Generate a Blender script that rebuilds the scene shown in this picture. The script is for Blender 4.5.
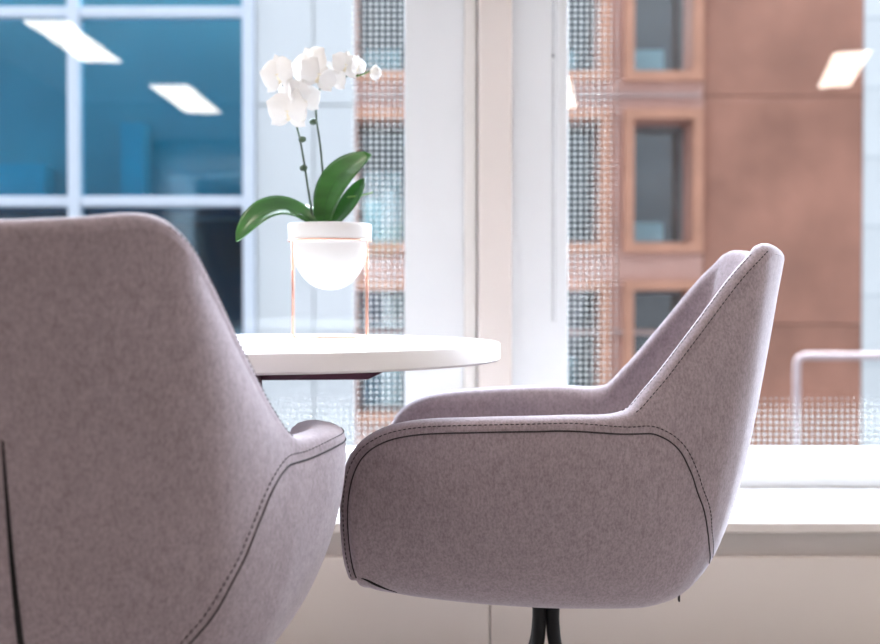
import bpy, bmesh, math, random
from mathutils import Vector, Matrix

random.seed(7)
sc = bpy.context.scene
for o in list(bpy.data.objects):
    bpy.data.objects.remove(o)
COL = sc.collection

# ------------------------------------------------------------------ camera
cam_d = bpy.data.cameras.new('camera')
cam = bpy.data.objects.new('camera', cam_d)
COL.objects.link(cam)
cam_d.sensor_width = 36.0
cam_d.lens = 1150 / 880 * 36
cam.location = (0, 0, 0.827)
cam.rotation_euler = (math.radians(90 - 1.096), 0, 0)
cam_d.clip_start = 0.05
cam_d.clip_end = 200
cam_d.dof.use_dof = True
cam_d.dof.focus_distance = 1.60
cam_d.dof.aperture_fstop = 3.7
sc.camera = cam

# ------------------------------------------------------------------ sky (overcast, brighter towards the zenith)
world = bpy.data.worlds.new('overcast_sky')
sc.world = world
world.use_nodes = True
wn, wl = world.node_tree.nodes, world.node_tree.links
wn.clear()
w_out = wn.new('ShaderNodeOutputWorld')
w_bg = wn.new('ShaderNodeBackground')
w_tc = wn.new('ShaderNodeTexCoord')
w_sep = wn.new('ShaderNodeSeparateXYZ')
w_max = wn.new('ShaderNodeMath'); w_max.operation = 'MAXIMUM'; w_max.inputs[1].default_value = 0.0
w_mul = wn.new('ShaderNodeMath'); w_mul.operation = 'MULTIPLY_ADD'
w_mul.inputs[1].default_value = 1.8       # 1 + 2 sin(elevation), scaled
w_mul.inputs[2].default_value = 0.9
wl.new(w_tc.outputs['Generated'], w_sep.inputs[0])
wl.new(w_sep.outputs['Z'], w_max.inputs[0])
wl.new(w_max.outputs[0], w_mul.inputs[0])
wl.new(w_mul.outputs[0], w_bg.inputs['Strength'])
w_bg.inputs['Color'].default_value = (0.86, 0.93, 1.0, 1)
wl.new(w_bg.outputs[0], w_out.inputs[0])

# the sun stands high beyond the buildings opposite, spread wide by thin cloud
sun_d = bpy.data.lights.new('hazy_sun', 'SUN')
sun_d.energy = 62.0
sun_d.angle = math.radians(110)
sun_d.color = (0.80, 0.88, 1.0)
sun = bpy.data.objects.new('hazy_sun', sun_d)
COL.objects.link(sun)
sun.location = (0, 30, 30)
sun.rotation_euler = (math.radians(-50), 0, math.radians(0))    # shines towards -y and down

LAMP_STRENGTH = 19.0
LAMP_COLOR = (1.0, 0.88, 0.77, 1)

sc.view_settings.view_transform = 'Standard'
sc.view_settings.look = 'None'
sc.view_settings.gamma = 1.0
sc.view_settings.use_curve_mapping = False
sc.view_settings.exposure = 0.10
sc.cycles.use_denoising = True
sc.cycles.max_bounces = 10
sc.cycles.diffuse_bounces = 5
sc.cycles.transparent_max_bounces = 16
sc.cycles.sample_clamp_indirect = 6.0


# ------------------------------------------------------------------ helpers
def tag(o, label=None, cat=None, group=None, kind=None):
    if label: o['label'] = label
    if cat: o['category'] = cat
    if group: o['group'] = group
    if kind: o['kind'] = kind
    return o


def empty(name, loc=(0, 0, 0), rz=0.0):
    o = bpy.data.objects.new(name, None)
    o.empty_display_size = 0.05
    COL.objects.link(o)
    o.location = loc
    o.rotation_euler = (0, 0, rz)
    return o


def link(name, me, parent=None, loc=(0, 0, 0)):
    o = bpy.data.objects.new(name, me)
    COL.objects.link(o)
    o.location = loc
    if parent is not None:
        o.parent = parent
    return o


def mesh_obj(name, verts, faces, m, parent=None, smooth=False, loc=(0, 0, 0)):
    me = bpy.data.meshes.new(name)
    me.from_pydata([tuple(v) for v in verts], [], faces)
    bm = bmesh.new(); bm.from_mesh(me)
    bmesh.ops.recalc_face_normals(bm, faces=bm.faces)
    bm.to_mesh(me); bm.free()
    me.materials.append(m)
    if smooth:
        me.polygons.foreach_set('use_smooth', [True] * len(me.polygons))
    return link(name, me, parent, loc)


def box_mesh(name, size, m, bev=0.0, seg=2):
    bm = bmesh.new()
    bmesh.ops.create_cube(bm, size=1.0)
    for v in bm.verts:
        v.co = Vector((v.co.x * size[0], v.co.y * size[1], v.co.z * size[2]))
    if bev > 0:
        bmesh.ops.bevel(bm, geom=list(bm.edges), offset=bev, segments=seg, affect='EDGES', profile=0.5)
    me = bpy.data.meshes.new(name)
    bm.to_mesh(me); bm.free()
    me.materials.append(m)
    return me


def box(name, lo, hi, m, parent=None, bev=0.0, seg=2):
    """an axis-aligned block between two corners (in the parent's frame)"""
    size = [hi[i] - lo[i] for i in range(3)]
    mid = [(hi[i] + lo[i]) / 2 for i in range(3)]
    return link(name, box_mesh(name, size, m, bev, seg), parent, mid)


def tube_geo(pts, rad, seg=8, verts=None, faces=None, cap=True):
    """sweeps a round section along the points; rad may be a list"""
    verts = [] if verts is None else verts
    faces = [] if faces is None else faces
    pts = [Vector(p) for p in pts]
    n = len(pts)
    rads = rad if isinstance(rad, (list, tuple)) else [rad] * n
    base = len(verts)
    prev = None
    for i, p in enumerate(pts):
        t = (pts[min(i + 1, n - 1)] - pts[max(i - 1, 0)]).normalized()
        if prev is None:
            a = Vector((0, 0, 1)) if abs(t.z) < 0.9 else Vector((1, 0, 0))
            u = t.cross(a).normalized()
        else:
            u = (prev - t * prev.dot(t)).normalized()
        prev = u
        w = t.cross(u)
        for k in range(seg):
            a = 2 * math.pi * k / seg
            verts.append(p + (u * math.cos(a) + w * math.sin(a)) * rads[i])
    for i in range(n - 1):
        for k in range(seg):
            a, b = base + i * seg + k, base + i * seg + (k + 1) % seg
            faces.append((a, b, b + seg, a + seg))
    if cap:
        faces.append(tuple(base + k for k in range(seg))[::-1])
        faces.append(tuple(base + (n - 1) * seg + k for k in range(seg)))
    return verts, faces


def tube(name, pts, rad, m, parent=None, seg=8):
    v, f = tube_geo(pts, rad, seg)
    return mesh_obj(name, v, f, m, parent, smooth=True)


def catmull(keys, sub):
    """keys: list of Vectors -> dense list through them"""
    out = []
    n = len(keys)
    for i in range(n - 1):
        p0, p1, p2, p3 = keys[max(i - 1, 0)], keys[i], keys[i + 1], keys[min(i + 2, n - 1)]
        for k in range(sub):
            t = k / sub
            out.append(0.5 * ((2 * p1) + (p2 - p0) * t + (2 * p0 - 5 * p1 + 4 * p2 - p3) * t * t
                              + (3 * p1 - p0 - 3 * p2 + p3) * t ** 3))
    out.append(keys[-1])
    return out


def lathe(name, prof, m, parent=None, seg=48, loc=(0, 0, 0)):
    """prof: (radius, z) from one end to the other"""
    verts, faces, rows = [], [], []
    for r, z in prof:
        if r < 1e-6:
            rows.append([len(verts)]); verts.append((0, 0, z))
        else:
            rows.append(list(range(len(verts), len(verts) + seg)))
            verts += [(r * math.cos(2 * math.pi * k / seg), r * math.sin(2 * math.pi * k / seg), z) for k in range(seg)]
    for a, b in zip(rows, rows[1:]):
        for k in range(seg):
            k2 = (k + 1) % seg
            if len(a) == 1 and len(b) == 1: continue
            if len(a) == 1: faces.append((a[0], b[k], b[k2]))
            elif len(b) == 1: faces.append((a[k], a[k2], b[0]))
            else: faces.append((a[k], a[k2], b[k2], b[k]))
    return mesh_obj(name, verts, faces, m, parent, True, loc)


def soft(o, angle=40):
    """smooth shading with hard edges kept"""
    me = o.data
    me.polygons.foreach_set('use_smooth', [True] * len(me.polygons))
    bm = bmesh.new(); bm.from_mesh(me)
    for e in bm.edges:
        if len(e.link_faces) == 2 and e.calc_face_angle(0) > math.radians(angle):
            e.smooth = False
    bm.to_mesh(me); bm.free()
    return o


# ------------------------------------------------------------------ materials
def mat(name, color, rough=0.6, metal=0.0, noise=0.0, scale=8.0, bump=0.0, bump_scale=200.0, spec=0.5, sheen=0.0,
        emit=None, emit_strength=0.0, stretch=(1, 1, 1)):
    m = bpy.data.materials.new(name)
    m.use_nodes = True
    nt = m.node_tree
    b = nt.nodes['Principled BSDF']
    b.inputs['Roughness'].default_value = rough
    b.inputs['Metallic'].default_value = metal
    b.inputs['Specular IOR Level'].default_value = spec
    if sheen:
        b.inputs['Sheen Weight'].default_value = sheen
        b.inputs['Sheen Roughness'].default_value = 0.5
    tc = nt.nodes.new('ShaderNodeTexCoord')
    mp = nt.nodes.new('ShaderNodeMapping')
    mp.inputs['Scale'].default_value = stretch
    nt.links.new(tc.outputs['Object'], mp.inputs[0])
    nz = nt.nodes.new('ShaderNodeTexNoise')
    nz.inputs['Scale'].default_value = scale
    nz.inputs['Detail'].default_value = 4
    nt.links.new(mp.outputs[0], nz.inputs['Vector'])
    rp = nt.nodes.new('ShaderNodeValToRGB')
    rp.color_ramp.elements[0].position = 0.3
    rp.color_ramp.elements[1].position = 0.7
    lo = [max(0, c * (1 - noise)) for c in color]
    hi = [min(1, c * (1 + noise)) for c in color]
    rp.color_ramp.elements[0].color = (*lo, 1)
    rp.color_ramp.elements[1].color = (*hi, 1)
    nt.links.new(nz.outputs[0], rp.inputs[0])
    nt.links.new(rp.outputs[0], b.inputs['Base Color'])
    if bump:
        n2 = nt.nodes.new('ShaderNodeTexNoise')
        n2.inputs['Scale'].default_value = bump_scale
        n2.inputs['Detail'].default_value = 2
        nt.links.new(tc.outputs['Object'], n2.inputs['Vector'])
        bp = nt.nodes.new('ShaderNodeBump')
        bp.inputs['Strength'].default_value = bump
        bp.inputs['Distance'].default_value = 0.002
        nt.links.new(n2.outputs[0], bp.inputs['Height'])
        nt.links.new(bp.outputs[0], b.inputs['Normal'])
    if emit:
        b.inputs['Emission Color'].default_value = emit
        b.inputs['Emission Strength'].default_value = emit_strength
    return m


def fabric_mat(name, dark, light):
    """heathered wool felt: fine fibre speckle over a soft cloudy mottle"""
    m = bpy.data.materials.new(name)
    m.use_nodes = True
    nt = m.node_tree
    N, Lk = nt.nodes, nt.links
    b = N['Principled BSDF']
    b.inputs['Roughness'].default_value = 0.95
    b.inputs['Specular IOR Level'].default_value = 0.15
    b.inputs['Sheen Weight'].default_value = 0.5
    b.inputs['Sheen Roughness'].default_value = 0.45
    b.inputs['Sheen Tint'].default_value = (0.9, 0.9, 1, 1)
    tc = N.new('ShaderNodeTexCoord')
    fine = N.new('ShaderNodeTexNoise'); fine.inputs['Scale'].default_value = 300; fine.inputs['Detail'].default_value = 3
    fine.inputs['Roughness'].default_value = 0.65
    mid = N.new('ShaderNodeTexNoise'); mid.inputs['Scale'].default_value = 95; mid.inputs['Detail'].default_value = 4
    mp = N.new('ShaderNodeMapping'); mp.inputs['Scale'].default_value = (1, 1, 0.6)
    Lk.new(tc.outputs['Object'], mp.inputs[0])
    Lk.new(mp.outputs[0], fine.inputs['Vector'])
    Lk.new(mp.outputs[0], mid.inputs['Vector'])
    mx = N.new('ShaderNodeMix'); mx.data_type = 'FLOAT'; mx.inputs[0].default_value = 0.30
    Lk.new(fine.outputs[0], mx.inputs[2]); Lk.new(mid.outputs[0], mx.inputs[3])
    rp = N.new('ShaderNodeValToRGB')
    rp.color_ramp.elements[0].position = 0.36; rp.color_ramp.elements[0].color = (*dark, 1)
    rp.color_ramp.elements[1].position = 0.62; rp.color_ramp.elements[1].color = (*light, 1)
    Lk.new(mx.outputs[0], rp.inputs[0])
    Lk.new(rp.outputs[0], b.inputs['Base Color'])
    bp = N.new('ShaderNodeBump'); bp.inputs['Strength'].default_value = 0.25; bp.inputs['Distance'].default_value = 0.0015
    Lk.new(fine.outputs[0], bp.inputs['Height']); Lk.new(bp.outputs[0], b.inputs['Normal'])
    return m


def frit_mat(name, color):
    """thin printed enamel: scatters light to both sides"""
    m = bpy.data.materials.new(name)
    m.use_nodes = True
    nt = m.node_tree
    nt.nodes.clear()
    out = nt.nodes.new('ShaderNodeOutputMaterial')
    mix = nt.nodes.new('ShaderNodeMixShader'); mix.inputs[0].default_value = 0.12
    df = nt.nodes.new('ShaderNodeBsdfDiffuse'); df.inputs[0].default_value = (*color, 1)
    tl = nt.nodes.new('ShaderNodeBsdfTranslucent'); tl.inputs[0].default_value = (*color, 1)
    nt.links.new(df.outputs[0], mix.inputs[1]); nt.links.new(tl.outputs[0], mix.inputs[2])
    thin = nt.nodes.new('ShaderNodeMixShader'); thin.inputs[0].default_value = 0.5
    tr = nt.nodes.new('ShaderNodeBsdfTransparent')
    nt.links.new(tr.outputs[0], thin.inputs[1]); nt.links.new(mix.outputs[0], thin.inputs[2])
    nt.links.new(thin.outputs[0], out.inputs[0])
    return m


def pane_mat(name, tint, refl, gloss_rough=0.0):
    """clear or tinted sheet glass: see-through with a mirror coat"""
    m = bpy.data.materials.new(name)
    m.use_nodes = True
    nt = m.node_tree
    nt.nodes.clear()
    out = nt.nodes.new('ShaderNodeOutputMaterial')
    mix = nt.nodes.new('ShaderNodeMixShader')
    tr = nt.nodes.new('ShaderNodeBsdfTransparent'); tr.inputs[0].default_value = (*tint, 1)
    gl = nt.nodes.new('ShaderNodeBsdfGlossy'); gl.inputs['Roughness'].default_value = gloss_rough
    # Schlick's rule, the same from both faces of the sheet
    lw = nt.nodes.new('ShaderNodeLayerWeight'); lw.inputs[0].default_value = 0.5
    pw = nt.nodes.new('ShaderNodeMath'); pw.operation = 'POWER'; pw.inputs[1].default_value = 5.0
    mr = nt.nodes.new('ShaderNodeMath'); mr.operation = 'MULTIPLY_ADD'; mr.use_clamp = True
    mr.inputs[1].default_value = 0.9; mr.inputs[2].default_value = 0.04 * refl
    nt.links.new(lw.outputs['Facing'], pw.inputs[0])
    nt.links.new(pw.outputs[0], mr.inputs[0])
    nt.links.new(mr.outputs[0], mix.inputs[0])
    nt.links.new(tr.outputs[0], mix.inputs[1]); nt.links.new(gl.outputs[0], mix.inputs[2])
    nt.links.new(mix.outputs[0], out.inputs[0])
    return m


M = {}
M['fabric'] = fabric_mat('mauve_grey_felt', (0.245, 0.196, 0.212), (0.375, 0.305, 0.330))
M['thread'] = mat('dark_thread', (0.035, 0.028, 0.032), 0.9, noise=0.2, scale=300)
M['slit'] = mat('black_zip', (0.006, 0.005, 0.006), 0.9, noise=0.2, scale=300)
M['leg'] = mat('black_powder_coat', (0.008, 0.008, 0.009), 0.5, noise=0.1, spec=0.25, bump=0.05, bump_scale=800)
M['foot'] = mat('black_rubber', (0.01, 0.01, 0.01), 0.8)
M['table'] = mat('white_laminate', (0.86, 0.84, 0.83), 0.38, noise=0.01)
M['table_edge'] = mat('white_edge_band', (0.80, 0.77, 0.75), 0.45, noise=0.02)
M['burgundy'] = mat('burgundy_steel', (0.07, 0.012, 0.03), 0.45, noise=0.1)
M['copper'] = mat('rose_gold_wire', (0.80, 0.42, 0.32), 0.3, metal=1.0, noise=0.06, scale=40)
M['pot'] = mat('white_ceramic', (0.68, 0.66, 0.65), 0.45, noise=0.015)
M['moss'] = mat('bark_compost', (0.09, 0.06, 0.035), 0.95, noise=0.5, scale=60, bump=0.8, bump_scale=120)
M['leaf'] = mat('glossy_orchid_leaf', (0.032, 0.125, 0.022), 0.28, noise=0.3, scale=14, stretch=(1, 1, 3))
M['midrib'] = mat('leaf_midrib', (0.03, 0.10, 0.025), 0.4, noise=0.2, scale=20)
M['stem'] = mat('orchid_stem', (0.035, 0.065, 0.03), 0.5, noise=0.35, scale=60)
M['green_stem'] = mat('young_stem', (0.13, 0.27, 0.06), 0.5, noise=0.3, scale=60)
M['petal'] = mat('white_orchid_petal', (0.90, 0.89, 0.88), 0.6, noise=0.03, scale=40, sheen=0.2)
M['lip'] = mat('cream_orchid_lip', (0.88, 0.80, 0.62), 0.6, noise=0.1, scale=120)
M['wall'] = mat('warm_white_wall_panel', (0.66, 0.60, 0.555), 0.7, noise=0.02, scale=3)
M['wall_white'] = mat('greige_wall_paint', (0.40, 0.36, 0.34), 0.8, noise=0.015, scale=3)
M['sill'] = mat('white_sill_laminate', (0.88, 0.88, 0.88), 0.4, noise=0.01)
M['sill_edge'] = mat('sill_edge_beige', (0.66, 0.61, 0.57), 0.6, noise=0.02)
M['apron'] = mat('apron_grey_beige', (0.56, 0.52, 0.49), 0.65, noise=0.02)
M['frame'] = mat('white_window_frame', (0.76, 0.775, 0.805), 0.42, noise=0.012)
M['pillar'] = mat('beige_pillar_paint', (0.70, 0.63, 0.60), 0.65, noise=0.03, scale=4)
M['trim'] = mat('pale_grey_trim', (0.74, 0.71, 0.69), 0.55, noise=0.02)
M['floor'] = mat('beige_carpet', (0.27, 0.235, 0.215), 0.95, noise=0.25, scale=120, bump=0.5, bump_scale=600)
M['ceiling'] = mat('white_ceiling', (0.86, 0.87, 0.88), 0.85, noise=0.01)
M['lamp_body'] = mat('white_lamp_housing', (0.8, 0.8, 0.8), 0.5, noise=0.01)
M['lamp_light'] = mat('lamp_diffuser', (0.9, 0.88, 0.84), 0.6, emit=LAMP_COLOR, emit_strength=LAMP_STRENGTH)
M['cable'] = mat('steel_cable', (0.5, 0.5, 0.5), 0.4, metal=1.0, noise=0.05)
M['chain'] = mat('grey_bead_chain', (0.12, 0.115, 0.13), 0.45, noise=0.1, scale=90)
M['blind'] = mat('white_blind_fabric', (0.8, 0.8, 0.8), 0.8, noise=0.02, scale=200)
M['glass'] = pane_mat('clear_window_glass', (0.97, 0.985, 0.985), 1.0)
M['frit'] = frit_mat('white_ceramic_frit', (0.70, 0.70, 0.68))
M['brick'] = mat('terracotta_render', (0.37, 0.172, 0.118), 0.9, noise=0.22, scale=0.9, bump=0.3, bump_scale=30)
M['brick_orange'] = mat('orange_terracotta', (0.50, 0.24, 0.155), 0.85, noise=0.14, scale=1.4)
M['brick_pink'] = mat('pink_terracotta', (0.53, 0.30, 0.24), 0.85, noise=0.10, scale=1.2)
M['ledge'] = mat('grey_ledge', (0.40, 0.27, 0.24), 0.8, noise=0.1, scale=2)
M['far_dark'] = mat('dark_room', (0.05, 0.052, 0.055), 0.9, noise=0.4, scale=1.5)
M['far_pane'] = pane_mat('far_grey_glass', (0.62, 0.72, 0.74), 2.2, 0.02)
M['far_frame'] = mat('grey_far_frame', (0.25, 0.25, 0.26), 0.6, noise=0.1)
M['far_blind'] = mat('pale_blue_board', (0.80, 0.92, 0.95), 0.8, noise=0.05, scale=2)
M['cladding'] = mat('pale_blue_white_cladding', (0.68, 0.69, 0.68), 0.6, noise=0.04, scale=0.7)
M['joint'] = mat('grey_joint', (0.42, 0.47, 0.50), 0.85, noise=0.05)
M['mullion'] = mat('white_mullion', (0.66, 0.70, 0.76), 0.5, noise=0.02)
M['blue_pane'] = pane_mat('blue_tinted_glass', (0.46, 0.765, 0.865), 0.8, 0.02)
M['blue_back'] = mat('blue_grey_partition', (0.26, 0.385, 0.40), 0.8, noise=0.25, scale=0.5)
M['cyan'] = mat('cyan_cabinet', (0.03, 0.44, 0.50), 0.7, noise=0.1, scale=2)
M['navy'] = mat('dark_navy_room', (0.03, 0.045, 0.08), 0.8, noise=0.5, scale=0.8)
M['street'] = mat('charcoal_sky_block', (0.075, 0.075, 0.08), 0.9, noise=0.2, scale=0.4)  # for the added outer wall, kept dark to cut bounce onto the facades
M['asphalt'] = mat('dark_asphalt', (0.06, 0.06, 0.063), 0.9, noise=0.3, scale=0.6)
M['reflection'] = mat('pale_pink_mirror_image', (0.50, 0.385, 0.385), 0.5, noise=0.04)  # tone of a mirrored room object put into the colour

# ------------------------------------------------------------------ the room
GY = 3.0            # plane of the window glass
XL, XR, YB = -3.5, 3.6, -5.2
HEAD, CEIL = 2.5, 2.75
tag(box('floor', (XL - .1, YB - .1, -.1), (XR + .1, 2.62, 0), M['floor']), 'beige carpet floor of the room', 'floor', kind='structure')
tag(box('ceiling', (XL - .1, YB - .1, CEIL), (XR + .1, 3.2, CEIL + .1), M['ceiling']), 'plain white ceiling of the room', 'ceiling', kind='structure')
tag(box('wall_back', (XL, YB - .1, 0), (XR, YB, CEIL), M['wall_white']), 'plain greige wall behind the camera', 'wall', kind='structure')
tag(box('wall_left', (XL - .1, YB - .1, 0), (XL, 3.2, CEIL), M['wall_white']), 'plain greige wall left of the room', 'wall', kind='structure')
tag(box('wall_right', (XR, YB - .1, 0), (XR + .1, 3.2, CEIL), M['wall_white']), 'plain greige wall right of the room', 'wall', kind='structure')

# wall below the sill, faced with beige panels
wf = tag(box('wall_front', (XL, 2.535, 0), (XR, 3.1, .316), M['apron']), 'low beige panelled wall under the window sill', 'wall', kind='structure')
edges = [XL, -2.3, -1.1, .109, 1.31, 2.5, XR]
for a, b in zip(edges, edges[1:]):
    p = box('panel', (a + .0012, 2.508, .002), (b - .0012, 2.54, .262), M['wall'], None, .002)
    p.parent = wf
    p.matrix_parent_inverse = Matrix.Translation(-Vector(wf.location))
hd = tag(box('wall_header', (XL, 2.9, HEAD), (XR, 3.14, CEIL), M['wall_white']), 'greige wall strip above the windows', 'wall', kind='structure')

sl = empty('trim_1', (0, 2.78, .318))
tag(sl, 'deep white window sill with a beige front edge', 'sill', kind='structure')
box('sill_board', (XL, -.262, 0), (XR, .30, .024), M['sill'], sl, .003)
box('sill_edge', (XL, -.280, 0), (XR, -.262, .0235), M['sill_edge'], sl, .004)

# pillar and strips between the two windows
pl = empty('trim_2', (.14, 2.95, .342))
tag(pl, 'beige pillar between the two windows with a pale grey edge strip', 'pillar', kind='structure')
X = lambda px, d: (px - 440) / 1150 * d
box('pillar_face', (X(478, 2.93) - .14, -.02, 0), (X(512, 2.93) - .14, .19, 2.158), M['pillar'], pl, .006)
box('edge_strip', (X(464, 2.95) - .14, .0, 0), (X(476.3, 2.95) - .14, .19, 2.158), M['trim'], pl, .003)


def dot_mesh(name, rows, m, parent):
    """rows: (x, z, radius) -> one mesh of small square-ish printed dots"""
    v, f = [], []
    for x, z, r in rows:
        b = len(v)
        for k in range(8):
            a = math.pi / 8 + k * math.pi / 4
            v.append((x + r * math.cos(a), 0, z + r * math.sin(a)))
        f.append(tuple(range(b, b + 8)))
    return mesh_obj(name, v, f, m, parent)


def window(name, x0, x1, fl, fr, label):
    """x0..x1 glass, fl/fr width of the jamb frames; origin on the sill"""
    zb, zt = .436, HEAD - .09
    w = empty(name, ((x0 + x1) / 2, GY, .342))
    tag(w, label, 'window', kind='structure')
    cx, oz = (x0 + x1) / 2, .342
    L = lambda x, y, z: (x - cx, y - GY, z - oz)
    fy0, fy1 = GY - .035, GY + .06
    box('jamb', L(x0 - fl, fy0, .342), L(x0, fy1, HEAD), M['frame'], w, .004)
    box('jamb', L(x1, fy0, .342), L(x1 + fr, fy1, HEAD), M['frame'], w, .004)
    box('bottom_rail', L(x0, fy0, .342), L(x1, fy1, zb), M['frame'], w, .004)
    box('top_rail', L(x0, fy0, zt), L(x1, fy1, HEAD), M['frame'], w, .004)
    g = box('pane', L(x0, GY, zb), L(x1, GY + .01, zt), M['glass'], w)
    rows, p = [], .0156
    nx, nz = int((x1 - x0) / p), int((zt - zb) / p)
    for i in range(nx):
        for j in range(nz):
            e = min(i, nx - 1 - i, j + 0, nz - 1 - j)
            if e < 9:
                # printed dots shrink away from the edge of the pane
                r = .0052 if e < 6 else .0052 - .0009 * (e - 5)
                rows.append((x0 + (i + .5) * p - cx, zb + (j + .5) * p - (zb + zt) / 2, r))
    d = dot_mesh('frit_dots', rows, M['frit'], g)
    d.location = (0, .0062, 0)
    tag(d, 'rows of small white printed dots along the pane edges', kind='stuff')
    return w


window('window_1', -3.2, X(405, 3.0), .3, X(464.5, 2.97) - X(405, 3.0), 'wide white framed window on the left with dotted glass edges')
window('window_2', X(566, 3.0), 3.3, X(566, 3.0) - X(511, 2.965), .3, 'wide white framed window on the right with dotted glass edges')

# roller blinds above the frame, one with its bead chain hanging in view
rb = empty('roller_blind', (1.7, 2.90, 2.40))
tag(rb, 'rolled up white blind with a grey bead chain hanging by the right window frame', 'blind')
v, f = tube_geo([(-1.40, 0, 0), (1.40, 0, 0)], .035, 20)
mesh_obj('roll', v, f, M['blind'], rb, True)
for sx in (-1.42, 1.42):
    box('bracket', (sx - .006, -.04, -.045), (sx + .006, .045, .10), M['frame'], rb, .002)
ch_x = X(552.6, 2.88) - 1.7
tube('chain_cord', [(ch_x, -.02, 0), (ch_x, -.02, -.8), (ch_x, -.02, -1.62)], .0008, M['chain'], rb, 6)
v, f = [], []
for s, dx in ((0, 0.0), (1, .007)):
    n = 270
    for i in range(n):
        z = -.01 - i * .006
        c = Vector((ch_x + dx, -.02 - .004 * s, z))
        b = len(v)
        r = .0030 if s == 0 else .0022
        v += [c + Vector(q) * r for q in ((1, 0, 0), (-1, 0, 0), (0, 1, 0), (0, -1, 0), (0, 0, 1), (0, 0, -1))]
        f += [(b + i0, b + i1, b + i2) for i0, i1, i2 in ((0, 2, 4), (2, 1, 4), (1, 3, 4), (3, 0, 4), (2, 0, 5), (1, 2, 5), (3, 1, 5), (0, 3, 5))]
tag(mesh_obj('bead_chain', v, f, M['chain'], rb), 'grey bead chain', kind='stuff')
lathe('chain_connector', [(0, .006), (.0032, .005), (.0036, 0), (.0032, -.005), (0, -.006)], M['chain'], rb, 12, (ch_x, -.02, 1.425 - 2.40 + .012))


# ------------------------------------------------------------------ ceiling lamps (seen mirrored in the panes; the last pair is added fill)
def lamp(x, y, rz, length, width, label):
    t = empty('pendant_lamp', (x, y, 2.3), rz)
    tag(t, label, 'lamp', 'linear pendant lamps of the room')
    box('housing', (-width / 2, -length / 2, .006), (width / 2, length / 2, .05), M['lamp_body'], t, .004)
    box('diffuser', (-width / 2 + .004, -length / 2 + .004, 0), (width / 2 - .004, length / 2 - .004, .007), M['lamp_light'], t)
    for sx in (-.4, .4):
        tube('cable', [(0, sx * length, .05), (0, sx * length, .45)], .0015, M['cable'], t, 6)
    return t


lamp(-2.09, -.62, 0, 1.06, .24, 'flat warm white linear lamp mirrored at the far upper left of the window')
lamp(-1.865, -2.51, 0, 1.18, .28, 'flat warm white linear lamp mirrored just left of the white orchid')
lamp(2.59, -1.42, math.radians(13.6), 1.16, .22, 'flat warm white linear lamp mirrored at the upper right over the terracotta wall')
lamp(.84, -2.26, math.radians(9), 1.15, .24, 'flat warm white linear lamp mirrored beside the blind chain')

lamp(-1.25, 1.35, 0, 1.15, .24, 'unseen warm white fill lamp added above and left of the table')  # this pair is added out of view to light the window frames
lamp(1.25, 1.35, 0, 1.15, .24, 'unseen warm white fill lamp added above and right of the table')

# ------------------------------------------------------------------ the chairs
V = Vector
# stations along the rim of the right half: rim point, two profile handles, foot of the profile, inward direction, rim width
ST = [
    ((0, -.040, .885),    (0, .008, .62),      (0, .034, .385),    (0, .135, .377),     (0, 1, .1), .040),
    ((.075, -.034, .888), (.080, .012, .63),   (.075, .038, .385), (.060, .140, .377),  (-.15, .98, .1), .039),
    ((.136, -.008, .893), (.150, .025, .66),   (.135, .056, .385), (.100, .150, .378),  (-.45, .85, .1), .037),
    ((.165, .014, .876),  (.190, .043, .67),   (.165, .078, .385), (.120, .160, .378),  (-.70, .70, .1), .035),
    ((.182, .047, .841),  (.225, .070, .67),   (.185, .096, .385), (.135, .170, .379),  (-.80, .58, .15), .035),
    ((.208, .105, .767),  (.250, .117, .64),   (.205, .133, .387), (.150, .188, .379),  (-.85, .50, .15), .036),
    ((.236, .163, .696),  (.268, .165, .60),   (.220, .170, .389), (.160, .212, .380),  (-.90, .42, .1), .042),
    ((.262, .208, .660),  (.282, .210, .57),   (.230, .210, .391), (.167, .240, .381),  (-.96, .28, 0), .050),
    ((.301, .300, .657),  (.312, .300, .55),   (.242, .305, .396), (.175, .310, .382),  (-1, .05, 0), .057),
    ((.298, .410, .653),  (.308, .410, .55),   (.245, .410, .402), (.180, .410, .387),  (-1, 0, 0), .058),
    ((.277, .500, .646),  (.292, .500, .55),   (.245, .500, .410), (.185, .500, .396),  (-1, 0, 0), .058),
    ((.268, .552, .631),  (.284, .545, .545),  (.245, .540, .416), (.190, .540, .403),  (-1, 0, 0), .057),
    ((.264, .583, .602),  (.276, .580, .53),   (.243, .565, .418), (.195, .560, .407),  (-1, 0, 0), .055),
    ((.256, .597, .550),  (.265, .592, .495),  (.240, .580, .42),  (.200, .572, .412),  (-1, 0, 0), .054),
    ((.238, .597, .470),  (.236, .594, .445),  (.225, .587, .42),  (.205, .580, .414),  (-1, 0, 0), .052),
    ((.222, .590, .428),  (.218, .588, .422),  (.213, .586, .418),  (.208, .584, .416),  (-1, 0, 0), .050),
]
NS = len(ST) - 1
YO = .32            # chair origin: under the column
SUB = 16


def dense(idx):
    """catmull through all stations of both halves so that the middle is smooth"""
    keys = []
    for i in range(-NS, NS + 1):
        p = V(ST[abs(i)][idx])
        if i < 0: p = V((-p.x, p.y, p.z))
        keys.append(p)
    return catmull(keys, SUB)


D_R, D_1, D_2, D_E, D_N = (dense(i) for i in range(5))
D_W = [k.x for k in catmull([V((ST[abs(i)][5], 0, 0)) for i in range(-NS, NS + 1)], SUB)]
ND = len(D_R)


def at(arr, u):
    x = (u + NS) * SUB
    x = min(max(x, 0), ND - 1)
    i = min(int(x), ND - 2)
    t = x - i
    return arr[i] * (1 - t) + arr[i + 1] * t


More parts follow.
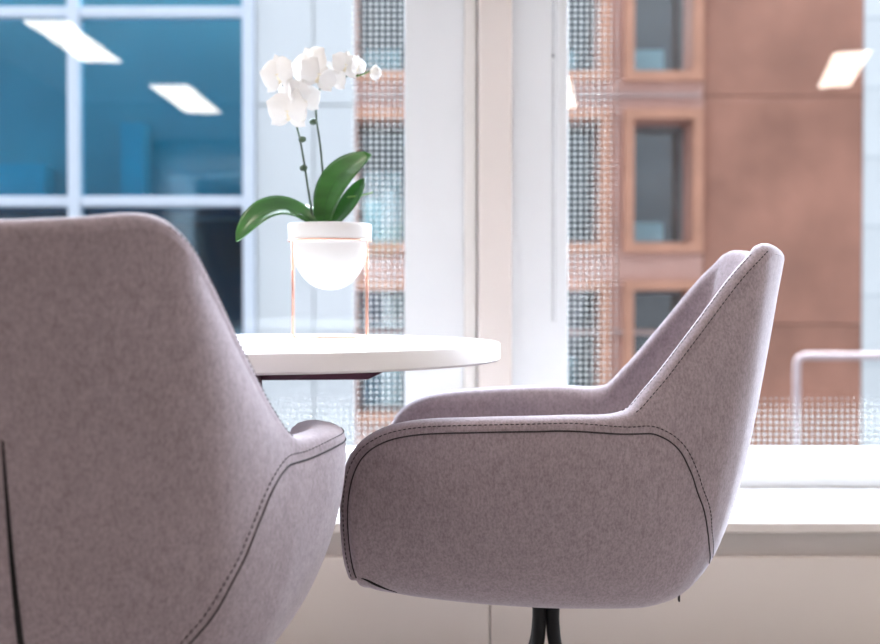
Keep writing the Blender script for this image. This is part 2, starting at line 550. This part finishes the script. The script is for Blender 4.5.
def outer(u, v):
    a, b, c, d = at(D_R, u), at(D_1, u), at(D_2, u), at(D_E, u)
    s = 1 - v
    p = a * s ** 3 + b * (3 * s * s * v) + c * (3 * s * v * v) + d * v ** 3
    return V((p.x, p.y - YO, p.z))


def outer_n(u, v):
    e = 1e-2
    v0, v1 = max(v - e, 0), min(v + e, 1)
    n = (outer(u + e, v) - outer(u - e, v)).cross(outer(u, v1) - outer(u, v0))
    if n.length < 1e-12: return V((0, 0, -1))
    n.normalize()
    c = outer(u, v) - V((0, 0, .52))
    return n if n.dot(c) > 0 else -n


SEAM = catmull([V(k) for k in ((0, 7.0, 0), (.03, 6.72, 0), (.16, 5.88, 0), (.285, 5.27, 0), (.39, 4.78, 0), (.48, 4.32, 0), (.57, 3.55, 0),
                               (.635, 2.65, 0), (.69, 1.8, 0), (1.0, .9, 0))], 8)


def seam_u(v):
    for a, b in zip(SEAM, SEAM[1:]):
        if v <= b.x:
            return a.y + (b.y - a.y) * (v - a.x) / (b.x - a.x)
    return SEAM[-1].y


def grid_mesh(name, P, closed=False):
    """P[r][c] -> mesh data with smooth shading"""
    R, C = len(P), len(P[0])
    verts = [p for row in P for p in row]
    faces = [(r * C + c, r * C + c + 1, (r + 1) * C + c + 1, (r + 1) * C + c) for r in range(R - 1) for c in range(C - 1)]
    return verts, faces


def rim_frame(u):
    e = .03
    t = (at(D_R, u + e) - at(D_R, u - e)).normalized()
    n = at(D_N, u); n = (n - t * n.dot(t)).normalized()
    ev = n.cross(t).normalized()
    c = at(D_R, u) - V((0, .30, .48))
    if ev.dot(c) < 0: ev = -ev
    return t, n, ev


def rim_pt(u, a, b):
    """a: share of the rim width inwards, b: metres along the outward direction"""
    t, n, ev = rim_frame(u)
    p = at(D_R, u) + n * (at(D_W, u) * a) + ev * b
    return V((p.x, p.y - YO, p.z))


def build_chair():
    root = empty('tub_chair')
    fab = M['fabric']
    VR = 26
    vs = [(i / VR) for i in range(VR + 1)]
    # outer back panel between the two seams
    P = []
    for v in vs:
        us = seam_u(v)
        P.append([outer(us * (2 * k / 48 - 1), v) for k in range(49)])
    vv, ff = grid_mesh('back_panel', P)
    mesh_obj('back_panel', vv, ff, fab, root, True)
    # outer side panels from the seam to the front of the arm
    for s in (-1, 1):
        P = []
        for v in vs:
            us = seam_u(v)
            P.append([outer(s * (us + (NS - us) * (k / 60)), v) for k in range(61)])
        vv, ff = grid_mesh('side_panel', P)
        mesh_obj('side_panel', vv, ff, fab, root, True)
    # rim and inner lining in one skin
    prof = [(0, 0), (.03, .0055), (.10, .0095), (.22, .0125), (.40, .0145), (.60, .0140), (.78, .0105), (.91, .004), (.98, -.006)]
    P = []
    NU = 240
    us = [-NS + 2 * NS * k / NU for k in range(NU + 1)]
    for a, b in prof:
        P.append([rim_pt(u, a, b) for u in us])
    for k in range(1, 13):
        row = []
        for u in us:
            # near the front of the arm the lining runs straight back from the rim
            v = .62 * k / 12
            n = rim_frame(u)[1]
            base = outer(u, v) + n * at(D_W, u)
            fwd = max(0, min(1, (abs(u) - 11.0) / 1.5))
            if fwd > 0:
                q = rim_pt(u, 1.0, -.01 * k)
                base = base.lerp(q, fwd)
            row.append(base)
        P.append(row)
    vv, ff = grid_mesh('lining', P)
    mesh_obj('lining', vv, ff, fab, root, True)
    # underside
    foot = [outer(-NS + 2 * NS * k / 80, 1.0) for k in range(81)]
    cen = V((0, .05, .376))
    P = [[p.lerp(cen, t) for p in foot] for t in (0, .25, .5, .75, .98)]
    vv, ff = grid_mesh('underside', P)
    mesh_obj('underside', vv, ff, fab, root, True)
    # seat cushion: soft box that fills the tub
    bm = bmesh.new()
    bmesh.ops.create_cube(bm, size=1)
    bmesh.ops.subdivide_edges(bm, edges=list(bm.edges), cuts=10, use_grid_fill=True)
    for q in bm.verts:
        x, y, z = q.co.x * 2, q.co.y * 2, q.co.z * 2
        k = (1 - .5 * y * y * .25)
        sx = .205 if y < 0 else .205 - .01 * y
        rx = x * math.sqrt(1 - .22 * y * y) if y < 0 else x
        ry = y * math.sqrt(1 - .22 * x * x) if y < 0 else y * math.sqrt(1 - .05 * x * x)
        rz = z * (1 - .25 * max(abs(x), abs(y)) ** 6)
        q.co = V((rx * sx * (.93 if y > 0 else .93 + .12 * y), .362 - YO + ry * .212, .440 + rz * .038 + (.008 * (1 - x * x) * (1 - y * y) if z > 0 else 0)))
    me = bpy.data.meshes.new('seat_cushion'); bm.to_mesh(me); bm.free()
    me.materials.append(fab)
    me.polygons.foreach_set('use_smooth', [True] * len(me.polygons))
    link('seat_cushion', me, root)

    # seams ------------------------------------------------------------------
    def on(u, v, lift=.0004):
        return outer(u, v) + outer_n(u, v) * lift

    def dashes(name, pts, rad, step=5.0):
        """stitches: short lengths of thread along the points"""
        vv, ff = [], []
        seglen, gap = .0050, .0022
        acc, cur, pos = 0, [pts[0]], 0
        out, d = [], 0
        line = [pts[0]]
        L = [0]
        for a, b in zip(pts, pts[1:]):
            L.append(L[-1] + (b - a).length)

        def pt(s):
            for i in range(len(L) - 1):
                if L[i + 1] >= s:
                    t = (s - L[i]) / max(1e-9, L[i + 1] - L[i])
                    return pts[i].lerp(pts[i + 1], t)
            return pts[-1]
        s = 0
        while s + seglen < L[-1]:
            tube_geo([pt(s), pt(s + seglen / 2), pt(s + seglen)], [rad * .5, rad, rad * .5], 5, vv, ff)
            s += seglen + gap
        return tag(mesh_obj(name, vv, ff, M['thread'], root, True), 'dark stitches', kind='stuff')

    for s in (-1, 1):
        # the arm seam: rear edge of the side panel, then along the arm a little below its rim and down the front
        keys = [V((u, v, 0)) for u, v in ((1.5, .705), (1.8, .69), (2.65, .635), (3.55, .57), (4.32, .48), (4.78, .39), (5.27, .285), (5.86, .165),
                                          (6.3, .090), (6.75, .038), (7.2, .012), (7.8, .003), (9, .001), (10, .001), (11, .001), (12, .002),
                                          (13, .004), (14, .01), (14.8, .02))]
        uv = catmull(keys, 8)
        up_ = []
        for q in uv:
            k = max(0, min(1, (q.x - 6.9) / 1.2)); k = k * k * (3 - 2 * k)
            p = on(s * q.x, q.y * (1 - k))
            up_.append(p.lerp(rim_pt(s * q.x, .03, .0062), k))
        dashes('stitching', up_, .0008)
        low = []
        for a, b, c in zip(uv, uv[1:], uv[2:]):
            # a second line 10 mm further into the side panel
            p = outer(s * b.x, b.y)
            e = .02
            pu = (outer(s * (b.x + e), b.y) - outer(s * (b.x - e), b.y)) / (2 * e)
            pv = (outer(s * b.x, b.y + e) - outer(s * b.x, b.y - e if b.y > e else b.y)) / (2 * e if b.y > e else e)
            t = pu * (c.x - a.x) + pv * (c.y - a.y)
            if t.length < 1e-9: continue
            t.normalize()
            nn = pu.cross(pv).normalized()
            w = nn.cross(t)
            if w.dot(pu + pv) < 0: w = -w
            g11, g12, g22 = pu.dot(pu), pu.dot(pv), pv.dot(pv)
            k = max(0, min(1, (b.x - 6.6) / 1.6)); k = k * k * (3 - 2 * k)
            off = .0100 - .0068 * k
            r1, r2 = w.dot(pu) * off, w.dot(pv) * off
            det = g11 * g22 - g12 * g12
            du, dv = (r1 * g22 - r2 * g12) / det, (r2 * g11 - r1 * g12) / det
            if abs(du) > .6 or abs(dv) > (.12 if b.x < 11.5 else .6): continue
            low.append(on(s * min(b.x + du, NS), max(0, b.y + dv), .0002))
        tube('seam', low, .0011, M['thread'], root, 6)
        # the edge of the back, from the arm up to the top corner
        path = [rim_pt(s * (6.75 - 4.45 * i / 50), .09, .0094) for i in range(51)]
        dashes('stitching', path, .0009)
        path = [rim_pt(s * (6.9 - 4.1 * i / 50), .52, .0148) for i in range(51)]
        dashes('stitching', path, .0006)
        # short open crease under the front of the arm
        tube('crease', [on(s * (13.2 - 2.4 * i / 12), .70 + .22 * i / 12, .0002) for i in range(13)],
             [.0004 + .0016 * math.sin(math.pi * i / 12) for i in range(13)], M['slit'], root, 6)
    # zip slit down the middle of the back
    tube('zip_slit', [on(0, .25 + .65 * i / 30, .0002) for i in range(31)], [.0012 + .0020 * min(1, i / 14) for i in range(31)], M['slit'], root, 8)
    # fabric tag under the rear corner
    tg = on(-2.2, .90, .003) + V((0, 0, .004))
    box('care_tag', (tg.x - .006, tg.y - .001, tg.z - .008), (tg.x + .006, tg.y + .001, tg.z + .004), M['slit'], root)
    # base: four black tubes leave the shell as a bundle and splay to the floor
    box('mounting_plate', (-.09, -.09, .366), (.09, .09, .380), M['leg'], root, .003)
    for i in range(4):
        a = math.pi / 4 + i * math.pi / 2 + .05
        dx, dy = math.cos(a), math.sin(a)
        keys = [V((dx * .0155, dy * .0155, .370)), V((dx * .0155, dy * .0155, .345)), V((dx * .0155, dy * .0155, .312)),
                V((dx * .024, dy * .024, .27)), V((dx * .06, dy * .06, .20)), V((dx * .15, dy * .15, .105)), V((dx * .285, dy * .285, .012))]
        tube('leg', catmull(keys, 6), .0105, M['leg'], root, 14)
        lathe('foot', [(0, 0), (.014, 0), (.015, .006), (.012, .016), (0, .016)], M['foot'], root, 16, (dx * .285, dy * .285, 0))
    return root


def copy_tree(o, parent=None):
    c = o.copy()
    COL.objects.link(c)
    c.parent = parent
    for ch in list(o.children):
        copy_tree(ch, c)
    return c


chair = build_chair()
chair2 = copy_tree(chair)
chair.location = (.169, 1.827, 0)
chair.rotation_euler = (0, 0, math.radians(85.1))
tag(chair, 'mauve grey felt tub chair seen from its side, facing left', 'chair', 'felt tub chairs at the table')
chair2.location = (-.4215, 1.402, 0)
chair2.rotation_euler = (0, 0, math.radians(2.0))
tag(chair2, 'mauve grey felt tub chair nearest the camera, seen from behind', 'chair', 'felt tub chairs at the table')

# ------------------------------------------------------------------ the table
TX, TY, TZ, TR = -.304, 1.84, .760, .40
tb = empty('round_table', (TX, TY, 0))
tag(tb, 'round white table top on a dark burgundy support', 'table')
lathe('table_top', [(0, TZ), (TR - .004, TZ), (TR - .001, TZ - .001), (TR, TZ - .004), (TR, TZ - .025), (TR - .003, TZ - .028), (0, TZ - .028)],
      M['table'], tb, 128)
soft(tb.children[-1], 30)
for i in range(4):
    a = i * math.pi / 2 + .0
    ca, sa = math.cos(a), math.sin(a)
    pts = []
    for r, hw, zt, zb in ((.02, .022, .7325, .700), (.19, .022, .7325, .701), (.245, .018, .7325, .7285)):
        for s in (-1, 1):
            for z in (zb, zt):
                pts.append((ca * r - sa * s * hw, sa * r + ca * s * hw, z))
    q = [(0, 1, 5, 4), (4, 5, 9, 8), (2, 6, 7, 3), (6, 10, 11, 7), (0, 4, 6, 2), (4, 8, 10, 6), (1, 3, 7, 5), (5, 7, 11, 9), (0, 2, 3, 1), (8, 9, 11, 10)]
    mesh_obj('support_arm', pts, q, M['burgundy'], tb)
lathe('column', [(0, .712), (.019, .712), (.019, .02), (0, .02)], M['burgundy'], tb, 32)
lathe('base_plate', [(0, 0), (.180, 0), (.185, .003), (.185, .008), (.175, .012), (.05, .018), (.03, .03), (0, .03)], M['burgundy'], tb, 64)

# ------------------------------------------------------------------ orchid in its pot on a copper stand
OX, OY = -.196, 2.05
st = empty('plant_stand', (OX, OY, TZ), math.radians(5.46))
tag(st, 'rose gold wire plant stand on the white table', 'plant stand')


def ring(name, r, z, wire, m, parent, seg=56):
    v, f = [], []
    n = 8
    for i in range(seg):
        a = 2 * math.pi * i / seg
        for k in range(n):
            b = 2 * math.pi * k / n
            rr = r + wire * math.cos(b)
            v.append((rr * math.cos(a), rr * math.sin(a), z + wire * math.sin(b)))
    for i in range(seg):
        for k in range(n):
            a0, a1 = i * n, ((i + 1) % seg) * n
            f.append((a0 + k, a1 + k, a1 + (k + 1) % n, a0 + (k + 1) % n))
    return mesh_obj(name, v, f, m, parent, True)


ring('top_ring', .0735, .172, .0016, M['copper'], st)
ring('base_ring', .060, .0018, .0018, M['copper'], st)
for sx in (-1, 1):
    for sy in (-1, 1):
        tube('leg', [(sx * .0655, sy * .033, .172), (sx * .0655, sy * .033, .08), (sx * .0655, sy * .033, .006), (sx * .064, sy * .033, .0018), (sx * .052, sy * .030, .0018)],
             .0017, M['copper'], st, 8)

pot = empty('flower_pot', (OX, OY, TZ + .085))
tag(pot, 'white ceramic bowl pot hung in the rose gold stand', 'pot')
prof = [(0, 0)]
for i in range(1, 13):
    a = i / 12 * math.pi / 2
    prof.append((.0665 * math.sin(a) ** .92, .080 - .080 * math.cos(a) ** 1.0))
prof += [(.0690, .0860), (.0715, .0872), (.0735, .0900), (.0745, .113), (.0735, .1165), (.0705, .117), (.0685, .114), (.066, .09), (.055, .085)]
lathe('pot_body', prof, M['pot'], pot, 64)
lathe('compost', [(.066, .100), (.04, .104), (0, .106)], M['moss'], pot, 32)

orc = empty('orchid', (OX, OY, TZ + .188))
tag(orc, 'white moth orchid with two stems and broad green leaves', 'orchid')
# plant coordinates: x right, y away from the camera, z above the compost; one unit of the sketch = 1.783 mm
SK = .001783


def S(px, py, dy=0.0):
    return V(((px - 330) * SK, dy, (225 - py) * SK + .013))


def leaf(name, base, mid, tip, width, fold, up, m=None, cuts=18):
    """a broad strap leaf along a quadratic curve, folded along its midrib"""
    v, f = [], []
    prevs = None
    C = 9
    cpts = []
    for i in range(cuts + 1):
        t = i / cuts
        p = base * (1 - t) ** 2 + mid * (2 * t * (1 - t)) + tip * t * t
        d = ((mid - base) * (2 * (1 - t)) + (tip - mid) * (2 * t)).normalized()
        side = d.cross(up).normalized()
        nrm = side.cross(d).normalized()
        w = width * (math.sin(math.pi * min(1, .12 + .88 * t) ** 1.25) ** .62) if t < 1 else 0
        w = max(w, width * .05)
        cpts.append((p, nrm, w))
        for k in range(C):
            s = 2 * k / (C - 1) - 1
            v.append(p + side * (s * w / 2) + nrm * (fold * w * abs(s) ** 1.4 - .0004))
    n0 = len(v)
    for i in range(cuts):
        for k in range(C - 1):
            a = i * C + k
            f.append((a, a + 1, a + C + 1, a + C))
    o = mesh_obj(name, v, f, m or M['leaf'], orc, True)
    md = o.modifiers.new('thickness', 'SOLIDIFY'); md.thickness = .0022; md.offset = 0
    tube('midrib', [p + n * .0006 for p, n, w in cpts[:-1]], [.0011 * (1 - .7 * i / cuts) for i in range(cuts)], M['midrib'], o, 6)
    return o


leaf('leaf', S(318, 226, -.005), S(274, 186, -.03), S(241, 243, -.045), .056, .14, V((.1, -.85, 1)))
leaf('leaf', S(325, 226, -.004), S(322, 178, -.012), S(372, 157, -.03), .062, .10, V((-.45, -1, .35)))
leaf('leaf', S(331, 226, .010), S(350, 203, .016), S(364, 178, .01), .036, .14, V((-.5, -1, .3)))
leaf('leaf', S(322, 226, .006), S(308, 205, .02), S(296, 203, .05), .034, .16, V((.1, .2, 1)))


def stem(keys, r0, r1, m, name='flower_stem'):
    pts = catmull(keys, 8)
    n = len(pts)
    return tube(name, pts, [r0 + (r1 - r0) * i / (n - 1) for i in range(n)], m, orc, 8)


s1 = stem([S(314, 223, 0), S(311, 205, -.004), S(306, 170, -.008), S(301, 140, -.012), S(295, 118, -.016), S(288, 98, -.02), S(283, 84, -.022)], .0024, .0014, M['stem'])
s2 = stem([S(325, 223, .006), S(324, 190, .004), S(321, 150, 0), S(317, 118, -.004), S(318, 98, -.008), S(328, 82, -.012), S(347, 79, -.014), S(362, 77, -.014), S(371, 73, -.014)],
          .0024, .0011, M['stem'])
stem([S(303, 204, .002), S(306, 190, 0), S(307, 178, -.002)], .0018, .0014, M['green_stem'], 'side_shoot')
for par, q in ((s1, S(303.5, 141, -.013)), (s1, S(304.5, 169, -.010)), (s2, S(314, 123, -.006))):
    lathe('node', [(0, -.0075), (.004, -.006), (.0065, 0), (.004, .006), (0, .0075)], M['stem'], par, 12, q)
    par.children[-1].rotation_euler = (0, math.radians(80), 0)


def petal_geo(length, width, cup, tip_pow=1.0):
    """a petal along +z from the origin, facing -y"""
    v, f = [], []
    R, C = 9, 7
    for i in range(R):
        t = i / (R - 1)
        w = width * (max(0, math.sin(math.pi * (.05 + .94 * t))) ** .5)
        for k in range(C):
            s = 2 * k / (C - 1) - 1
            v.append(V((s * w / 2, -cup * length * (t * (1 - t) * 1.2 + .30 * t * t) + .10 * w * s * s + .0, length * (t - .10 * s * s * t))))
    for i in range(R - 1):
        for k in range(C - 1):
            a = i * C + k
            f.append((a, a + 1, a + C + 1, a + C))
    return v, f


PET = {}


def petal_data(kind, length, width, cup):
    if kind not in PET:
        v, f = petal_geo(length, width, cup)
        me = bpy.data.meshes.new(kind)
        me.from_pydata([tuple(p) for p in v], [], f)
        me.materials.append(M['petal'])
        me.polygons.foreach_set('use_smooth', [True] * len(me.polygons))
        PET[kind] = me
    return PET[kind]


sepal_me = petal_data('sepal', .034, .023, .10)
wing_me = petal_data('petal', .036, .044, .10)
vlip, flip_ = petal_geo(.016, .014, -.9)
lip_me = bpy.data.meshes.new('lip')
lip_me.from_pydata([tuple(p) for p in vlip], [], flip_)
lip_me.materials.append(M['lip'])
lip_me.polygons.foreach_set('use_smooth', [True] * len(lip_me.polygons))


def flower(pos, yaw, pitch, roll, size):
    fo = empty('flower')
    fo.parent = orc
    fo.location = pos
    fo.rotation_euler = (math.radians(pitch), math.radians(roll), math.radians(yaw))
    fo.scale = (size * 1.85, size * 1.85, size * 1.85)
    for nm, me, ang, dy in (('sepal', sepal_me, 0, .002), ('sepal', sepal_me, 125, .002), ('sepal', sepal_me, -125, .002),
                            ('petal', wing_me, 68, -.002), ('petal', wing_me, -68, -.002)):
        p = link(nm, me, fo, (0, dy, 0))
        p.rotation_euler = (0, math.radians(ang), 0)
    l = link('lip', lip_me, fo, (0, -.004, .002))
    l.rotation_euler = (0, math.radians(180), 0)
    return fo


for px, py, dy, yaw, pitch, roll, size in (
        (281, 80, -.030, -35, 5, -8, .62), (289, 99, -.026, -62, 10, 10, .55), (291, 116, -.036, -20, 12, 6, .66), (308, 104, -.030, 35, 8, -12, .50),
        (312, 70, -.026, -25, -8, -22, .62), (321, 80, -.034, 20, 6, 14, .58), (347, 70, -.026, 30, -5, 10, .46), (334, 84, -.022, -10, 20, 0, .42),
        (359, 70, -.020, 55, 0, 5, .34), (309, 63, -.014, -50, -25, -30, .40), (300, 97, -.040, 15, 25, 20, .40)):
    flower(S(px, py, dy), yaw, pitch, roll, size)
bud_prof = [(0, -.0135), (.006, -.010), (.010, -.002), (.0095, .006), (.005, .012), (0, .0145)]
lathe('bud', bud_prof, M['petal'], orc, 16, S(376, 76, -.014))
orc.children[-1].rotation_euler = (0, math.radians(70), math.radians(10))
stem([S(352, 80, -.014), S(362, 78, -.016), S(370, 74, -.014)], .0012, .001, M['green_stem'], 'bud_stem')

# ------------------------------------------------------------------ outside
GZ = -6.0
tag(box('ground', (-40, 3.6, GZ - .2), (40, 45, GZ), M['asphalt']), 'grey street far below the window', 'street', kind='structure')

ow = tag(box('wall_sky_block', (-40, 3.2, CEIL + .1), (40, 3.5, 26), M['street']), 'unseen outer wall of our building, made tall and dark to shade the facades opposite', 'wall', kind='structure')  # unseen, added to hold sky and bounce light off the facades opposite
for lo, hi in (((-40, 3.15, GZ), (XL - .1, 3.5, CEIL + .1)), ((XR + .1, 3.15, GZ), (40, 3.5, CEIL + .1)), ((XL - .1, 3.15, GZ), (XR + .1, 3.5, 0))):
    b_ = box('wall_sky_block', lo, hi, M['street'])
    tag(b_, 'unseen outer wall of our building, made tall and dark to shade the facades opposite', 'wall', kind='structure')

# --- terracotta building across the street
BD = 20.0
tb_ = empty('terracotta_building', (2.0, BD, GZ))
tag(tb_, 'terracotta red building with deep set windows across the street', 'building')
bx, bz = 2.0, GZ


def tbox(name, lo, hi, m, parent=None, bev=0.0):
    par = parent or tb_
    ox, oy, oz = (bx, BD, bz)
    if parent is not None and parent is not tb_:
        ox += parent.location.x; oy += parent.location.y; oz += parent.location.z
    return box(name, (lo[0] - ox, lo[1] - oy, lo[2] - oz), (hi[0] - ox, hi[1] - oy, hi[2] - oz), m, par, bev)


cols = [-.939, .661, 2.261, 3.861]
rows = [(-1.139, 1.0), (1.818, 3.957), (4.775, 6.914)]
WW = .513
xl, xr = -4.2, 7.34
zlo, zhi = GZ, 13.0
TH = 1.1
# plain wall right of the windows, in storey-high panels with fine joints
zs = [GZ, -2.6, .40, 4.36, 7.6]
xs = [4.57, 7.34]
for z0, z1 in zip(zs, zs[1:]):
    for a, b in zip(xs, xs[1:]):
        tbox('wall_panel', (a + .006, BD, z0 + .008), (b - .006, BD + TH, z1 - .008), M['brick'], bev=.01)
# spandrels between the storeys and piers between the windows
bands = [(GZ, rows[0][0]), (rows[0][1], rows[1][0]), (rows[1][1], rows[2][0]), (rows[2][1], 7.6)]
pedges = [xl, -.139, 1.461, 3.061, 4.565]
for z0, z1 in bands:
    for a, b in zip(pedges, pedges[1:]):
        tbox('spandrel', (a + .006, BD, z0), (b - .006, BD + TH, z1), M['brick_pink'])
for z0, z1 in rows:
    prev = xl
    for c in cols + [None]:
        nx = (c - WW) if c is not None else 4.565
        tbox('pier', (prev, BD + .012, z0), (nx, BD + TH, z1), M['brick_pink'])
        prev = (c + WW) if c is not None else None
for z in (.62 - .35, 4.37):
    tbox('ledge', (xl, BD - .10, z - .04), (4.5, BD + .01, z + .03), M['ledge'])
tbox('dark_interior', (xl, BD + TH + 1.6, GZ), (4.8, BD + TH + 1.8, 7.5), M['far_dark'])
for r, (z0, z1) in enumerate(rows):
    for k, c in enumerate(cols):
        w = empty('window', (c - bx, 0, z0 - bz))
        w.parent = tb_
        fw = .17
        a, b = c - WW, c + WW
        # surround that stands proud of the wall
        tbox('surround', (a - fw, BD - .14, z0 - fw), (a, BD + .02, z1 + fw), M['brick_orange'], w)
        tbox('surround', (b, BD - .14, z0 - fw), (b + fw, BD + .02, z1 + fw), M['brick_orange'], w)
        tbox('surround', (a, BD - .14, z1), (b, BD + .02, z1 + fw), M['brick_orange'], w)
        tbox('surround', (a, BD - .14, z0 - fw), (b, BD + .02, z0), M['brick_orange'], w)
        # glass at the back of the deep reveal
        tbox('pane', (a, BD + .80, z0), (b, BD + .82, z1), M['far_pane'], w)
        tbox('window_frame', (a, BD + .76, z0), (b, BD + .84, z0 + .07), M['far_frame'], w)
        tbox('window_frame', (a, BD + .76, z1 - .07), (b, BD + .84, z1), M['far_frame'], w)
        tbox('window_frame', (a, BD + .76, z0), (a + .06, BD + .84, z1), M['far_frame'], w)
        tbox('window_frame', (b - .06, BD + .76, z0), (b, BD + .84, z1), M['far_frame'], w)
        hgt = (.62, .42, .0)[(r + 2 * (k == 3)) % 3] if r == 1 else (.60 if r == 2 else .0)
        if r == 1: hgt = .42 if k == 3 else (1.35 if k == 0 else .0)
        if r == 0 and k < 3: hgt = .9
        if hgt:
            tbox('low_board', (a + .06, BD + 1.0, z0), (b - .30, BD + 1.1, z0 + hgt), M['far_blind'], w)

# --- white clad building at the right end of the street front
wb = empty('white_building', (9.5, BD, GZ))
tag(wb, 'pale white clad building at the right edge of the view', 'building')
box('wall', (7.36 - 9.5, .02, 0), (12 - 9.5, 1.2, 14.2), M['joint'], wb)
z = GZ + 1.0
pz = []
zz = 5.70 - 1.2 * 9
while zz < 7.4:
    pz.append(zz); zz += 1.2
for z0 in pz:
    for a, b in ((7.345, 9.0), (9.02, 10.6)):
        box('cladding_panel', (a - 9.5, 0, z0 - GZ + .012), (b - 9.5, .03, z0 + 1.2 - GZ - .012), M['cladding'], wb)

# --- glazed building on the left, nearer
GD = 9.0
gb = empty('glass_building', (-3.0, GD, GZ))
tag(gb, 'white clad building with a large blue glazed grid front on the left', 'building')


def gbox(name, lo, hi, m, bev=0.0, parent=None):
    return box(name, (lo[0] + 3.0, lo[1] - GD, lo[2] - GZ), (hi[0] + 3.0, hi[1] - GD, hi[2] - GZ), m, parent or gb, bev)


mx = [-7.0, -5.60, -4.22, -2.84, -1.485]
tz = [-2.83, -1.36, .13, 1.59, 3.055, 3.45]
for x in mx:
    gbox('mullion', (x - .045, GD - .08, -2.9), (x + .045, GD + .08, 3.50), M['mullion'], .01)
for z in tz:
    for a, b in zip(mx, mx[1:]):
        gbox('transom', (a + .046, GD - .06, z - .035), (b - .046, GD + .07, z + .045), M['mullion'], .01)
for j, (z0, z1) in enumerate(zip(tz, tz[1:])):
    for a, b in zip(mx, mx[1:]):
        gbox('pane', (a + .04, GD, z0 + .04), (b - .04, GD + .02, z1 - .03), M['blue_pane'])
gbox('blue_partition', (-7.1, GD + .5, 1.50), (-1.42, GD + .6, 3.55), M['blue_back'])
gbox('dark_interior', (-7.1, GD + .9, -2.9), (-1.42, GD + 1.0, 1.52), M['navy'])
gbox('floor_slab', (-7.1, GD + .09, 1.50), (-1.42, GD + .9, 1.62), M['navy'])
gbox('cabinet', (-2.56, GD + .25, 1.63), (-2.38, GD + .48, 2.25), M['cyan'])
gbox('cabinet', (-3.9, GD + .25, 1.63), (-3.17, GD + .48, 1.92), M['cyan'])
gbox('plinth_wall', (-7.1, GD - .05, GZ), (-.99, GD + .3, -2.9), M['joint'])
# clad pier right of the glazing, turning the corner and running back
pz0_, pz1_ = -2.9 - GZ, 3.50 - GZ
fp = [(-1.44 + 3, .04), (-.672 + 3, .04), (-1.15 + 3, 4.2), (-1.44 + 3, 4.2)]
mesh_obj('pier_core', [(x, y, pz0_) for x, y in fp] + [(x, y, pz1_) for x, y in fp],
         [(0, 1, 2, 3), (4, 5, 6, 7), (0, 1, 5, 4), (1, 2, 6, 5), (2, 3, 7, 6), (3, 0, 4, 7)], M['cladding'], gb)
pzs = [-2.9, -.95, .4, 2.345, 3.52]
for z0, z1 in zip(pzs, pzs[1:]):
    gbox('cladding_panel', (-1.43, GD, z0 + .008), (-.992, GD + .038, z1 - .008), M['cladding'])
    gbox('cladding_panel', (-.980, GD, z0 + .008), (-.668, GD + .038, z1 - .008), M['cladding'])
gbox('roof_parapet', (-7.1, GD - .04, 3.51), (-1.44, GD + .3, 3.62), M['cladding'])

# --- pale pipe shape: a room object's mirror image, built as solid tube outside
PD = 17.0
k = 1150 / PD
px0, pz0 = (797 - 440) / k, .827 - 56 / k
reflection = empty('reflection_tube', (px0, PD, GZ))
tag(reflection, 'pale pinkish pipe with a rounded bend, a mirror image of a room object built as a tube', 'reflection')
zt = pz0 - GZ
pts = [V((0, 0, 0)), V((0, 0, zt - .6)), V((0, 0, zt - .14)), V((.012, 0, zt - .07)), V((.05, 0, zt - .02)), V((.12, 0, zt)), V((.8, 0, zt)), V((2.6, 0, zt))]
tube('reflection_run', pts, .058, M['reflection'], reflection, 12)
tube('reflection_tie', [V((2.6, 0, zt)), V((2.6, 1.5, zt)), V((2.6, 2.99, zt))], .05, M['reflection'], reflection, 12)
